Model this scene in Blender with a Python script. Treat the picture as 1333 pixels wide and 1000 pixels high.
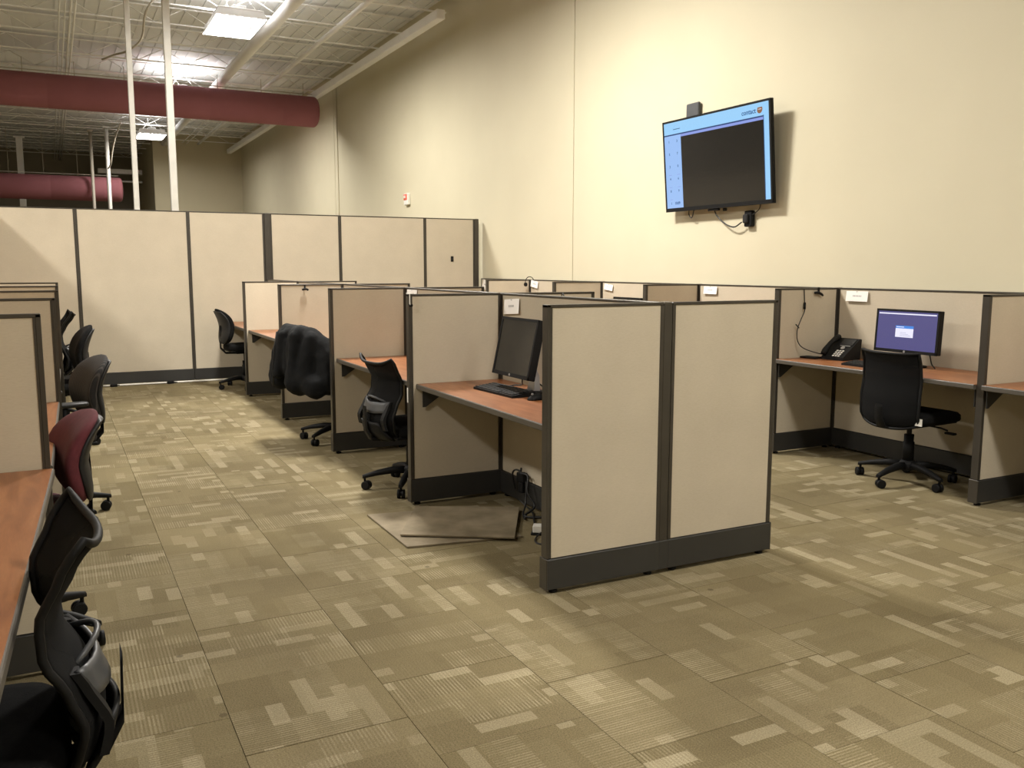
import bpy, bmesh, math, random
from mathutils import Vector, Matrix, noise
random.seed(7)
for o in list(bpy.data.objects): bpy.data.objects.remove(o)
SC = bpy.context.scene
COL = SC.collection
PI = math.pi

# ------------------------------------------------------------------ camera
CAMH = 1.5166; YAW = .4741; PITCH = -.1304; ROLL = .0008; F = 1159.0
fw = Vector((math.sin(YAW)*math.cos(PITCH), math.cos(YAW)*math.cos(PITCH), math.sin(PITCH)))
r0 = Vector((math.cos(YAW), -math.sin(YAW), 0)); u0 = r0.cross(fw)
rr = math.cos(ROLL)*r0 + math.sin(ROLL)*u0; uu = -math.sin(ROLL)*r0 + math.cos(ROLL)*u0
cd = bpy.data.cameras.new('camera'); cam = bpy.data.objects.new('camera', cd); COL.objects.link(cam)
cam.matrix_world = Matrix(((rr.x, uu.x, -fw.x, 0), (rr.y, uu.y, -fw.y, 0), (rr.z, uu.z, -fw.z, CAMH), (0, 0, 0, 1)))
cd.sensor_fit = 'HORIZONTAL'; cd.sensor_width = 36; cd.lens = F/1333*36; cd.clip_start = .02; cd.clip_end = 200
SC.camera = cam
# ------------------------------------------------------------------ world, exposure
w = bpy.data.worlds.new('world'); SC.world = w; w.use_nodes = True
w.node_tree.nodes['Background'].inputs[0].default_value = (.5, .48, .44, 1)
w.node_tree.nodes['Background'].inputs[1].default_value = .02
SC.view_settings.view_transform = 'Standard'; SC.view_settings.look = 'None'
SC.view_settings.gamma = 1; SC.view_settings.use_curve_mapping = False
SC.view_settings.exposure = 0.0
LAMP_POWER = 560.0
LAMP_COLOR = (1.0, .955, .89)
LAMPS = [(2.7, 8.1, .85, 1), (2.7, 14.6, .60, 0), (2.7, 21.1, .5, 0), (2.7, 27.6, .24, 0),
         (-3.4, 8.1, .62, 1), (-3.4, 14.6, .2, 0), (-3.4, 1.6, .42, 0),
         (3.0, .6, .37, 0), (2.7, -5.0, .3, 0)]
LAMP_Z = 5.2

# ------------------------------------------------------------------ materials
def mat(name, col, rough=.6, metal=0., spec=.5):
    m = bpy.data.materials.new(name); m.use_nodes = True
    b = m.node_tree.nodes['Principled BSDF']
    b.inputs['Base Color'].default_value = (*col, 1); b.inputs['Roughness'].default_value = rough
    b.inputs['Metallic'].default_value = metal; b.inputs['Specular IOR Level'].default_value = spec
    return m
def nd(m, t, **k):
    n = m.node_tree.nodes.new(t)
    for a, v in k.items(): setattr(n, a, v)
    return n
def lk(m, a, b): m.node_tree.links.new(a, b)
def bs(m): return m.node_tree.nodes['Principled BSDF']
def mottled(name, c1, c2, scale, rough=.6, bump=0., bscale=None, det=4, metal=0., spec=.5, stretch=(1, 1, 1), bdist=.002):
    """two-tone noise colour with optional fine relief"""
    m = mat(name, c1, rough, metal, spec)
    tc = nd(m, 'ShaderNodeTexCoord'); mp = nd(m, 'ShaderNodeMapping'); mp.inputs['Scale'].default_value = stretch
    n = nd(m, 'ShaderNodeTexNoise'); n.inputs['Scale'].default_value = scale; n.inputs['Detail'].default_value = det
    r = nd(m, 'ShaderNodeValToRGB'); r.color_ramp.elements[0].color = (*c1, 1); r.color_ramp.elements[1].color = (*c2, 1)
    r.color_ramp.elements[0].position = .3; r.color_ramp.elements[1].position = .7
    lk(m, tc.outputs['Object'], mp.inputs[0]); lk(m, mp.outputs[0], n.inputs[0]); lk(m, n.outputs[0], r.inputs[0]); lk(m, r.outputs[0], bs(m).inputs['Base Color'])
    if bump:
        n2 = nd(m, 'ShaderNodeTexNoise'); n2.inputs['Scale'].default_value = bscale or scale*8; n2.inputs['Detail'].default_value = 2
        b = nd(m, 'ShaderNodeBump'); b.inputs['Strength'].default_value = bump; b.inputs['Distance'].default_value = bdist
        lk(m, mp.outputs[0], n2.inputs[0]); lk(m, n2.outputs[0], b.inputs['Height']); lk(m, b.outputs[0], bs(m).inputs['Normal'])
    return m
M = {}
M['wall'] = mottled('wall_paint', (.595, .545, .395), (.62, .57, .415), 1.2, .75, .15, 120)
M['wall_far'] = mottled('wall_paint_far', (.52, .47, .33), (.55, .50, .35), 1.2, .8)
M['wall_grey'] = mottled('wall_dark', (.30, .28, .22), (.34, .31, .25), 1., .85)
M['joint'] = mat('joint_sealant', (.55, .46, .30), .8)
M['ceil'] = mottled('ceiling_deck_paint', (.80, .82, .86), (.86, .88, .92), 1.5, .7)
M['steel_w'] = mottled('painted_steel', (.84, .84, .84), (.89, .89, .89), 3, .5)
M['galv'] = mottled('galvanised', (.62, .61, .56), (.72, .70, .64), 6, .4, metal=.2)
M['pole_dk'] = mat('pole_grey', (.45, .41, .34), .5)
M['maroon_duct'] = mottled('maroon_duct_fabric', (.27, .095, .11), (.30, .108, .125), 2, .85, .3, 30)
M['frame'] = mottled('panel_frame_metal', (.055, .048, .038), (.068, .06, .048), 5, .38, metal=.35)
M['base'] = mottled('raceway_charcoal', (.028, .027, .025), (.035, .034, .031), 3, .42)
M['black'] = mat('black_plastic', (.006, .006, .006), .6, spec=.2)
M['blackm'] = mottled('black_fabric', (.005, .005, .005), (.008, .008, .008), 60, .95, .4, 300, spec=.15)
M['greyp'] = mat('dark_grey_plastic', (.018, .018, .018), .5, spec=.3)
M['greypl'] = mat('worn_grey_plastic', (.06, .062, .065), .4, spec=.4)
M['silver'] = mat('silver_plastic', (.5, .5, .5), .3, .6)
M['chrome'] = mat('chrome', (.75, .74, .72), .15, 1.)
M['white'] = mat('white_plastic', (.80, .78, .72), .4)
M['paper'] = mat('paper', (.88, .85, .80), .7)
M['ink'] = mat('ink_grey', (.42, .41, .39), .8)
M['red'] = mat('red_plastic', (.75, .12, .07), .5)
M['cord'] = mat('black_cord', (.01, .01, .01), .5)
M['cap'] = mat('grey_post_cap', (.30, .27, .22), .35, .3)

def fabric(name, c, stripes=False):
    m = mottled(name, c, tuple(v*.92 for v in c), 3.5, .92, 0, spec=.15)
    r = [n for n in m.node_tree.nodes if n.type == 'VALTORGB'][0]
    tc = [n for n in m.node_tree.nodes if n.type == 'TEX_COORD'][0]
    wv = nd(m, 'ShaderNodeTexNoise'); wv.inputs['Scale'].default_value = 1.; wv.inputs['Detail'].default_value = 2
    mp = nd(m, 'ShaderNodeMapping'); mp.inputs['Scale'].default_value = (60, 60, 420)
    mx = nd(m, 'ShaderNodeMixRGB', blend_type='MULTIPLY'); mx.inputs[0].default_value = 1
    rr_ = nd(m, 'ShaderNodeValToRGB'); rr_.color_ramp.elements[0].position = .3; rr_.color_ramp.elements[1].position = .7
    rr_.color_ramp.elements[0].color = (.93, .925, .91, 1); rr_.color_ramp.elements[1].color = (1, 1, 1, 1)
    lk(m, tc.outputs['Object'], mp.inputs[0]); lk(m, mp.outputs[0], wv.inputs[0]); lk(m, wv.outputs[0], rr_.inputs[0])
    lk(m, r.outputs[0], mx.inputs[1]); lk(m, rr_.outputs[0], mx.inputs[2]); lk(m, mx.outputs[0], bs(m).inputs['Base Color'])
    b = nd(m, 'ShaderNodeBump'); b.inputs['Strength'].default_value = .08; b.inputs['Distance'].default_value = .0007
    lk(m, wv.outputs[0], b.inputs['Height']); lk(m, b.outputs[0], bs(m).inputs['Normal'])
    return m
M['fabric'] = fabric('panel_fabric', (.56, .492, .378))

def wood():
    m = mat('cherry_laminate', (.4, .15, .06), .34)
    tc = nd(m, 'ShaderNodeTexCoord'); mp = nd(m, 'ShaderNodeMapping'); mp.inputs['Scale'].default_value = (9, 1.1, 1)
    n = nd(m, 'ShaderNodeTexNoise'); n.inputs['Scale'].default_value = 2.2; n.inputs['Detail'].default_value = 7; n.inputs['Distortion'].default_value = .8
    r = nd(m, 'ShaderNodeValToRGB'); e = r.color_ramp.elements
    e[0].position = .25; e[0].color = (.21, .070, .024, 1); e[1].position = .75; e[1].color = (.42, .18, .072, 1)
    q = e.new(.5); q.color = (.32, .12, .044, 1)
    n2 = nd(m, 'ShaderNodeTexNoise'); n2.inputs['Scale'].default_value = 30; n2.inputs['Detail'].default_value = 3
    mp2 = nd(m, 'ShaderNodeMapping'); mp2.inputs['Scale'].default_value = (9, .7, 1)
    mx = nd(m, 'ShaderNodeMixRGB', blend_type='MULTIPLY'); mx.inputs[0].default_value = .35
    lk(m, tc.outputs['Object'], mp.inputs[0]); lk(m, mp.outputs[0], n.inputs[0]); lk(m, n.outputs[0], r.inputs[0])
    lk(m, tc.outputs['Object'], mp2.inputs[0]); lk(m, mp2.outputs[0], n2.inputs[0])
    lk(m, r.outputs[0], mx.inputs[1]); lk(m, n2.outputs[0], mx.inputs[2]); lk(m, mx.outputs[0], bs(m).inputs['Base Color'])
    return m
M['wood'] = wood()
M['edge'] = mat('worktop_edge_band', (.085, .075, .06), .45)

TS = .54; TX0 = .45
def carpet():
    """ashlar carpet tiles: random rectangular blocks, some plain, some pin-striped; each tile quarter-turned at random"""
    m = mat('carpet', (.25, .2, .13), .95, spec=.1)
    nt = m.node_tree
    g = nd(m, 'ShaderNodeNewGeometry'); sp = nd(m, 'ShaderNodeSeparateXYZ'); lk(m, g.outputs['Position'], sp.inputs[0])
    def mth(op, a, b=None, c=None):
        n = nd(m, 'ShaderNodeMath', operation=op)
        for i, v in enumerate((a, b, c)):
            if v is None: continue
            if isinstance(v, (int, float)): n.inputs[i].default_value = v
            else: lk(m, v, n.inputs[i])
        return n.outputs[0]
    def wn(a, b, c):
        cb = nd(m, 'ShaderNodeCombineXYZ')
        for i, v in enumerate((a, b, c)):
            if isinstance(v, (int, float)): cb.inputs[i].default_value = v
            else: lk(m, v, cb.inputs[i])
        n = nd(m, 'ShaderNodeTexWhiteNoise', noise_dimensions='3D'); lk(m, cb.outputs[0], n.inputs[0]); return n.outputs[0]
    def mix(f, a, b):
        n = nd(m, 'ShaderNodeMixRGB'); lk(m, f, n.inputs[0])
        for i, v in ((1, a), (2, b)):
            if isinstance(v, tuple): n.inputs[i].default_value = (*v, 1)
            else: lk(m, v, n.inputs[i])
        return n.outputs[0]
    X = mth('DIVIDE', mth('SUBTRACT', sp.outputs[0], TX0), TS)
    cx = mth('FLOOR', X)
    Y = mth('ADD', mth('DIVIDE', sp.outputs[1], TS), mth('MULTIPLY', mth('MODULO', mth('ADD', cx, 100), 2), .5))
    cy = mth('FLOOR', Y)
    fu = mth('SUBTRACT', X, cx); fv = mth('SUBTRACT', Y, cy)
    tr = wn(cx, cy, 3.3)
    turn = mth('GREATER_THAN', tr, .5)
    u = mth('ADD', mth('MULTIPLY', fu, turn), mth('MULTIPLY', fv, mth('SUBTRACT', 1, turn)))
    v = mth('ADD', mth('MULTIPLY', fv, turn), mth('MULTIPLY', fu, mth('SUBTRACT', 1, turn)))
    seed = mth('MULTIPLY', tr, 91.7)
    def cell(nr, ns, k):
        row = mth('FLOOR', mth('MULTIPLY', v, nr))
        h = wn(row, seed, k)
        seg = mth('FLOOR', mth('ADD', mth('MULTIPLY', u, mth('ADD', ns*.6, mth('MULTIPLY', h, ns*.8))), mth('MULTIPLY', h, 7)))
        return wn(row, mth('ADD', seg, seed), k+1.7)
    a = cell(9, 2.6, 1.1); b = cell(4, 1.7, 9.4); c_ = cell(3, 1.6, 5.2)
    st = mth('FRACT', mth('MULTIPLY', u, 40))
    stripe = mth('MULTIPLY', mth('GREATER_THAN', st, .5), mth('ADD', .35, mth('MULTIPLY', wn(mth('FLOOR', mth('MULTIPLY', u, 40)), seed, 2.2), .65)))
    # fade stripe presence by block
    base = mix(wn(cx, cy, 8.1), (.185, .153, .084), (.225, .187, .108))
    base = mix(mth('MULTIPLY', c_, .55), base, (.145, .117, .063))
    light = (.38, .335, .225)
    isl = mth('GREATER_THAN', a, .84)
    iss = mth('MULTIPLY', mth('GREATER_THAN', b, .58), stripe)
    faint = mth('MULTIPLY', mth('MULTIPLY', mth('LESS_THAN', b, .58), stripe), mth('MULTIPLY', a, .16))
    col = mix(faint, base, light)
    col = mix(mth('MULTIPLY', iss, mth('ADD', mth('MULTIPLY', a, .5), .25)), col, light)
    col = mix(mth('MULTIPLY', isl, mth('ADD', mth('MULTIPLY', c_, .4), .2)), col, light)
    # tufting speckle
    n = nd(m, 'ShaderNodeTexNoise'); n.inputs['Scale'].default_value = 210; n.inputs['Detail'].default_value = 2; lk(m, g.outputs['Position'], n.inputs[0])
    rp = nd(m, 'ShaderNodeValToRGB'); rp.color_ramp.elements[0].position = .3; rp.color_ramp.elements[1].position = .7
    rp.color_ramp.elements[0].color = (.62, .62, .62, 1); rp.color_ramp.elements[1].color = (1.25, 1.25, 1.25, 1); lk(m, n.outputs[0], rp.inputs[0])
    mu = nd(m, 'ShaderNodeMixRGB', blend_type='MULTIPLY'); mu.inputs[0].default_value = .8; lk(m, col, mu.inputs[1]); lk(m, rp.outputs[0], mu.inputs[2])
    # soiling: broad wear and a few small stains
    n3 = nd(m, 'ShaderNodeTexNoise'); n3.inputs['Scale'].default_value = 1.1; n3.inputs['Detail'].default_value = 5; lk(m, g.outputs['Position'], n3.inputs[0])
    r3 = nd(m, 'ShaderNodeValToRGB'); r3.color_ramp.elements[0].position = .35; r3.color_ramp.elements[1].position = .65
    r3.color_ramp.elements[0].color = (.84, .82, .8, 1); r3.color_ramp.elements[1].color = (1.08, 1.06, 1.02, 1); lk(m, n3.outputs[0], r3.inputs[0])
    m2 = nd(m, 'ShaderNodeMixRGB', blend_type='MULTIPLY'); m2.inputs[0].default_value = 1; lk(m, mu.outputs[0], m2.inputs[1]); lk(m, r3.outputs[0], m2.inputs[2])
    vo = nd(m, 'ShaderNodeTexVoronoi'); vo.inputs['Scale'].default_value = 3.1; lk(m, g.outputs['Position'], vo.inputs[0])
    spot = mth('MULTIPLY', mth('LESS_THAN', vo.outputs['Distance'], .045), .55)
    fin = mix(spot, m2.outputs[0], (.07, .055, .03))
    lk(m, fin, bs(m).inputs['Base Color'])
    bp = nd(m, 'ShaderNodeBump'); bp.inputs['Strength'].default_value = .5; bp.inputs['Distance'].default_value = .003
    lk(m, n.outputs[0], bp.inputs['Height']); lk(m, bp.outputs[0], bs(m).inputs['Normal'])
    return m
M['carpet'] = carpet()
M['seam'] = mat('carpet_seam', (.09, .072, .04), .95)
M['mat_back'] = mottled('tile_backing', (.13, .10, .055), (.27, .22, .14), 5, .85, .3, 60, det=8)
M['maroon'] = mottled('maroon_upholstery', (.085, .012, .018), (.11, .018, .025), 40, .9, .4, 250)
def emis(name, col, s):
    m = bpy.data.materials.new(name); m.use_nodes = True; nt = m.node_tree; nt.nodes.clear()
    e = nt.nodes.new('ShaderNodeEmission'); e.inputs[0].default_value = (*col, 1); e.inputs[1].default_value = s
    o = nt.nodes.new('ShaderNodeOutputMaterial'); nt.links.new(e.outputs[0], o.inputs[0]); return m
def screen_mat(name, col, s):
    m = mat(name, (.01, .01, .01), .25); b = bs(m)
    b.inputs['Emission Color'].default_value = (*col, 1); b.inputs['Emission Strength'].default_value = s; return m
M['lens'] = emis('lamp_lens', (1., .97, .92), 9)
M['dimlens'] = mat('lamp_lens_off', (.7, .7, .7), .4)
M['screen_off'] = mat('screen_off', (.012, .013, .013), .22)
M['pinstripe'] = mat('pinstripe_fabric', (.03, .03, .03), .9)
def pin():
    m = M['pinstripe']; tc = nd(m, 'ShaderNodeTexCoord')
    wv = nd(m, 'ShaderNodeTexWave'); wv.bands_direction = 'Y'; wv.inputs['Scale'].default_value = 14; wv.inputs['Distortion'].default_value = .6
    r = nd(m, 'ShaderNodeValToRGB'); r.color_ramp.elements[0].color = (.014, .013, .013, 1); r.color_ramp.elements[1].color = (.06, .052, .048, 1)
    r.color_ramp.elements[0].position = .55; r.color_ramp.elements[1].position = .95
    lk(m, tc.outputs['Object'], wv.inputs[0]); lk(m, wv.outputs[0], r.inputs[0]); lk(m, r.outputs[0], bs(m).inputs['Base Color'])
pin()
def meshm():
    m = mat('chair_mesh_fabric', (.006, .006, .006), .9, spec=.15)
    nt = m.node_tree; t = nd(m, 'ShaderNodeBsdfTransparent'); mx = nd(m, 'ShaderNodeMixShader'); mx.inputs[0].default_value = .07
    out = [n for n in nt.nodes if n.type == 'OUTPUT_MATERIAL'][0]
    lk(m, bs(m).outputs[0], mx.inputs[1]); lk(m, t.outputs[0], mx.inputs[2]); lk(m, mx.outputs[0], out.inputs[0]); return m
M['mesh'] = meshm()

# ------------------------------------------------------------------ helpers
class MB:
    def __init__(s): s.b = bmesh.new()
    def box(s, x0, x1, y0, y1, z0, z1, bev=0, seg=1, mi=0):
        v = [s.b.verts.new((x, y, z)) for x in (x0, x1) for y in (y0, y1) for z in (z0, z1)]
        fs = [s.b.faces.new([v[i] for i in q]) for q in ((0, 1, 3, 2), (4, 6, 7, 5), (0, 4, 5, 1), (2, 3, 7, 6), (0, 2, 6, 4), (1, 5, 7, 3))]
        for f in fs: f.material_index = mi
        if bev:
            es = list({e for f in fs for e in f.edges})
            bmesh.ops.bevel(s.b, geom=es, offset=bev, segments=seg, affect='EDGES', profile=.5)
        return s
    def cbox(s, c, d, R=None, bev=0, seg=1, mi=0):
        n0 = len(s.b.verts); before = set(s.b.verts)
        s.box(-d[0]/2, d[0]/2, -d[1]/2, d[1]/2, -d[2]/2, d[2]/2, bev, seg, mi)
        nv = [v for v in s.b.verts if v not in before]
        Mx = Matrix.Translation(Vector(c)) @ (R.to_4x4() if R else Matrix.Identity(4))
        for v in nv: v.co = Mx @ v.co
        return s
    def loft(s, rings, caps=True, closed=True, mi=0, smooth=True):
        rs = [[s.b.verts.new(p) for p in r] for r in rings]; n = len(rs[0])
        for a, b in zip(rs, rs[1:]):
            for i in range(n if closed else n-1):
                f = s.b.faces.new((a[i], a[(i+1) % n], b[(i+1) % n], b[i])); f.smooth = smooth; f.material_index = mi
        if caps:
            for r in (rs[0], rs[-1]):
                f = s.b.faces.new(r); f.material_index = mi
        return s
    def tube(s, pts, r, n=8, caps=True, mi=0):
        pts = [Vector(p) for p in pts]; rad = r if isinstance(r, (list, tuple)) else [r]*len(pts)
        rings = []; prev = None
        for i, p in enumerate(pts):
            a = pts[max(i-1, 0)]; b = pts[min(i+1, len(pts)-1)]; t = (b-a)
            t = t.normalized() if t.length > 1e-9 else Vector((0, 0, 1))
            if prev is None:
                x = t.cross(Vector((0, 0, 1)));
                if x.length < .05: x = t.cross(Vector((1, 0, 0)))
            else: x = prev - t*prev.dot(t)
            x.normalize(); y = t.cross(x); prev = x
            rings.append([p + (x*math.cos(2*PI*k/n) + y*math.sin(2*PI*k/n))*rad[i] for k in range(n)])
        return s.loft(rings, caps, mi=mi)
    def lathe(s, c, prof, n=20, axis='Z', mi=0):
        rings = []
        for r, z in prof:
            ring = []
            for k in range(n):
                a = 2*PI*k/n; p = (r*math.cos(a), r*math.sin(a), z)
                if axis == 'X': p = (p[2], p[0], p[1])
                if axis == 'Y': p = (p[1], p[2], p[0])
                ring.append(Vector(c)+Vector(p))
            rings.append(ring)
        return s.loft(rings, mi=mi)
    def poly(s, pts, h, axis=2, mi=0):
        """prism: closed outline (3d points) extruded by vector h"""
        h = Vector(h); a = [s.b.verts.new(p) for p in pts]; b = [s.b.verts.new(Vector(p)+h) for p in pts]
        n = len(a); fs = [s.b.faces.new(a), s.b.faces.new(b[::-1])]
        for i in range(n): fs.append(s.b.faces.new((a[i], b[i], b[(i+1) % n], a[(i+1) % n])))
        for f in fs: f.material_index = mi
        return s
    def build(s, name, m, parent=None, loc=None, rz=0, smooth=False, mesh_only=False):
        bmesh.ops.recalc_face_normals(s.b, faces=s.b.faces)
        me = bpy.data.meshes.new(name)
        if smooth:
            for f in s.b.faces: f.smooth = True
        s.b.to_mesh(me); s.b.free()
        for x in (m if isinstance(m, (list, tuple)) else [m]): me.materials.append(x)
        if mesh_only: return me
        return link(name, me, parent, loc, rz)
def link(name, me, parent=None, loc=None, rz=0):
    o = bpy.data.objects.new(name, me); COL.objects.link(o)
    if parent: o.parent = parent
    if loc: o.location = loc
    if rz: o.rotation_euler.z = rz
    return o
def root(name, label, cat, loc=(0, 0, 0), rz=0, group=None):
    o = bpy.data.objects.new(name, None); COL.objects.link(o); o.location = loc; o.rotation_euler.z = rz
    o.empty_display_size = .1; return tag(o, label, cat, group)
def tag(o, label, cat, group=None):
    o['label'] = label; o['category'] = cat
    if group: o['group'] = group
    return o
def struct(o): o['kind'] = 'structure'; return o
def copy_tree(o, parent=None):
    c = o.copy(); COL.objects.link(c); c.parent = parent
    for ch in KIDS(o): copy_tree(ch, c)
    return c
def KIDS(o): return [x for x in list(COL.objects) if x.parent is o]
def smooth_mod(o, lv=1):
    m = o.modifiers.new('sub', 'SUBSURF'); m.levels = lv; m.render_levels = lv
def text(name, s, m, parent, size, Mx, bold=0, ext=.0004):
    cu = bpy.data.curves.new(name, 'FONT'); cu.body = s; cu.size = size; cu.extrude = ext; cu.align_x = 'CENTER'; cu.align_y = 'CENTER'; cu.offset = bold; cu.resolution_u = 2
    t = bpy.data.objects.new(name, cu); COL.objects.link(t)
    dg = bpy.context.evaluated_depsgraph_get(); me = bpy.data.meshes.new_from_object(t.evaluated_get(dg)); bpy.data.objects.remove(t)
    me.materials.clear(); me.materials.append(m)
    o = link(name, me, parent); o.matrix_local = Mx; return o
# orientation for print on a face looking towards -X (reads along -Y)
RX = Matrix(((0, 0, -1, 0), (-1, 0, 0, 0), (0, 1, 0, 0), (0, 0, 0, 1)))

# ------------------------------------------------------------------ room shell
WX = 5.88; YB = 38.; YN = -8.; XL = -14.; ZC = 5.78
fl = struct(MB().box(XL, WX+.3, YN, YB, -.3, -.008).build('floor', M['seam']))
# carpet tiles: nearest seen tiles one by one, the rest as one joined part
tiles = []
for i in range(-27, 11):
    for j in range(-16, 72):
        x = TX0 + (i+.5)*TS; y = (j+.5)*TS - (.5*TS if (i+100) % 2 else 0)
        if x > WX+.2: continue
        tiles.append((x, y))
def seen(x, y):
    d = Vector((x, y, -CAMH)); z = d.dot(fw)
    if z < .3: return False
    px = 666.5 + F*d.dot(rr)/z; py = 500 - F*d.dot(uu)/z
    return -120 < px < 1450 and py < 1180
near = sorted([t for t in tiles if seen(*t) and t[1] < 12.6 and t[0] > -.8], key=lambda t: t[0]**2+t[1]**2)[:298]
def tile_geo(b, x, y, z=0):
    g = .0011; h = TS/2-g
    b.box(x-h, x+h, y-h, y+h, -.009, z)
tm = MB(); tile_geo(tm, 0, 0); tme = tm.build('carpet_tile', M['carpet'], mesh_only=True)
for x, y in near:
    o = link('carpet_tile', tme, fl, (x, y, random.uniform(-.0006, .0006)))
ns = set(near); rb = MB()
for t in tiles:
    if t not in ns: tile_geo(rb, *t)
o = rb.build('carpet_tile_field', M['carpet'], fl); o['kind'] = 'stuff'

wr = struct(MB().box(WX+.02, WX+.3, YN, YB, 0, 6.2).build('wall_right', M['joint']))
js = [YN, -.75, 9.78, 20.3, 31.3]
for a, b in zip(js, js[1:]):
    MB().box(WX, WX+.025, a+.009, b-.009, 0, 6.1).build('wall_slab', M['wall'], wr)
MB().tube([(WX-.012, 20.02, .1), (WX-.012, 20.02, 5.5)], .012, 8).build('conduit', M['wall'], wr)
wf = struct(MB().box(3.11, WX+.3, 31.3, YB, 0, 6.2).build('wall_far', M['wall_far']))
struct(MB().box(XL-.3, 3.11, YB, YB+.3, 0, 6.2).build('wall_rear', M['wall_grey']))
struct(MB().box(XL-.3, XL, YN, YB, 0, 6.2).build('wall_left', M['wall']))
struct(MB().box(XL-.3, WX+.3, YN-.3, YN, 0, 6.2).build('wall_behind', M['wall']))
ce = MB()
x = XL
prof = []
ce.box(XL-.3, WX+.3, YN, YB, ZC+.05, ZC+.25)
while x < WX:                                     # deck ribs run away from the camera
    ce.box(x, x+.19, YN, YB, ZC+.034, ZC+.05); x += .22
ceil = struct(ce.build('ceiling', M['ceil']))
# girders and joists
for gx, gw in ((3.47, .10), (4.5, .035), (5.46, .06), (-2.6, .10), (-8.7, .1)):
    b = MB(); y1 = YB if gx < 3 else 31.3
    if gx == 4.5: b.tube([(gx, 4, 5.5), (gx, 31.2, 5.5)], .045, 10)
    elif gx == 3.47: b.tube([(gx, 4, 5.46), (gx, 36, 5.46)], .10, 12)
    elif gx > 5: b.box(gx-.07, gx+.07, 13.0, 31.2, 5.24, 5.38, .01)
    else: b.box(gx-gw, gx+gw, 0, y1, 5.35, 5.38); b.box(gx-.01, gx+.01, 0, y1, 5.35, ZC); b.box(gx-gw, gx+gw, 0, y1, ZC-.03, ZC)
    b.build('girder', M['steel_w'], ceil, smooth=False)
jy = [8.9, 10.4, 12, 13.6, 15.1, 16.3, 17.7, 19.3, 20.8, 22.2, 23.6, 25.0, 26.4, 27.8, 29.2, 30.6, 32, 33.4, 34.8, 36.2]
jb = MB()
L0, L1 = XL, WX-.08
jb.box(L0, L1, -.022, .022, -.02, .0); jb.box(L0, L1, -.03, .03, .235, .255)
xx = L0; k = 0
while xx < L1-.5:
    jb.tube([(xx, 0, 0 if k % 2 else .24), (xx+.45, 0, .24 if k % 2 else 0)], .007, 4); xx += .45; k += 1
jme = jb.build('joist', M['steel_w'], mesh_only=True)
for y in jy: link('joist', jme, ceil, (0, y, 5.52))
for cx_, cr in ((.34, .012), (.42, .012), (.50, .018), (.56, .018)):
    MB().tube([(cx_, 9, 5.47), (cx_, YB-.1, 5.47)], cr, 6).build('conduit', M['steel_w'], ceil)
MB().tube([(-1.6, 9, 5.44), (-1.6, 38, 5.44)], .03, 8).build('conduit', M['steel_w'], ceil)
for a, b in (((4.1, 22.5), (4.1, 30.9)), ((3.95, 22.5), (3.95, 30.9))):
    MB().tube([(*a, 5.45), (*b, 5.45)], .012, 6).build('conduit', M['steel_w'], ceil)
# cross pipe and beams at the dark far end
MB().tube([(-12, 33, 4.45), (2.9, 33, 4.35)], .03, 8).build('sprinkler_pipe', M['steel_w'], ceil)
MB().box(1.6, 3.0, 34, 34.3, 4.7, 4.85).build('duct_branch', M['galv'], ceil)
MB().box(.0, .9, 33.5, 33.9, 4.2, 4.3).build('duct_branch', M['galv'], ceil)

# fabric air ducts
def duct(y, zc, r, x1, label, hang):
    t = root('air_duct', label, 'duct', (0, y, zc), group='maroon fabric air ducts')
    pr = []
    n = 10
    for k in range(n+1):
        a = PI/2*k/n; pr.append((r-.11*(1-math.cos(a)), x1-.10+.10*math.sin(a)))
    prof = [(r*.99, XL+.1)]
    xx = XL+.6
    while xx < x1-.3: prof += [(r, xx), (r*.985, xx+.02), (r, xx+.04)]; xx += 1.5
    prof += [(r, x1-.12)] + pr + [(r*.5, x1+.012), (.004, x1+.015)]
    MB().lathe((0, 0, 0), prof, 28, 'X').build('duct_sock', M['maroon_duct'], t, smooth=True)
    MB().tube([(XL+.1, 0, r+.05), (x1-.1, 0, r+.05)], .008, 6).build('hanging_wire', M['pole_dk'], t)
    xx = x1-.3
    while xx > -3: MB().tube([(xx, 0, r-.01), (xx, 0, hang-zc)], .006, 4).build('hanger', M['pole_dk'], t); xx -= .9
    return t
duct(20.0, 4.90, .325, 5.42, 'long maroon fabric air duct slung under the ceiling, ending near the cream wall', 5.5)
duct(30.0, 3.84, .36, 2.06, 'farther and lower dark maroon air duct just above the tall partition', 5.5)

# structural columns / power poles seen over the tall partition
def pole(x, y, r, z0, z1, label, m, square=False, grp='poles behind the tall partition'):
    b = MB()
    t = root('power_pole', label, 'pole', (x, y, z0), group=grp)
    if square: b.box(-r, r, -r, r, 0, z1-z0, .006)
    else: b.tube([(0, 0, 0), (0, 0, z1-z0)], r, 12)
    b.build('shaft', m, t)
    MB().cbox((0, 0, z1-z0-.03), (r*3.4, r*3.4, .05)).build('ceiling_plate', m, t)
    MB().cbox((0, 0, .015), (r*3, r*3, .03)).build('foot_plate', m, t)
pole(1.06, 13.0, .034, 0, 5.5, 'left of the two near white poles rising behind the tall partition', M['galv'], True)
pole(1.535, 13.0, .046, 0, 5.5, 'right and thickest of the two near white poles rising behind the tall partition', M['galv'], True)
pole(1.24, 29.5, .045, 0, 5.5, 'thin grey pole far back, left of the pair crossing the lower duct', M['pole_dk'])
pole(1.62, 28.6, .055, 0, 5.5, 'grey pole far back, right of the pair crossing the lower duct', M['galv'])
pole(-.66, 32.0, .09, 0, 5.5, 'white column far back near the left edge of the view', M['steel_w'], True)
t = root('diagonal_brace', 'thin white diagonal brace leaning to the left in front of the lower duct', 'brace', (-.42, 24, 2.4))
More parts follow.
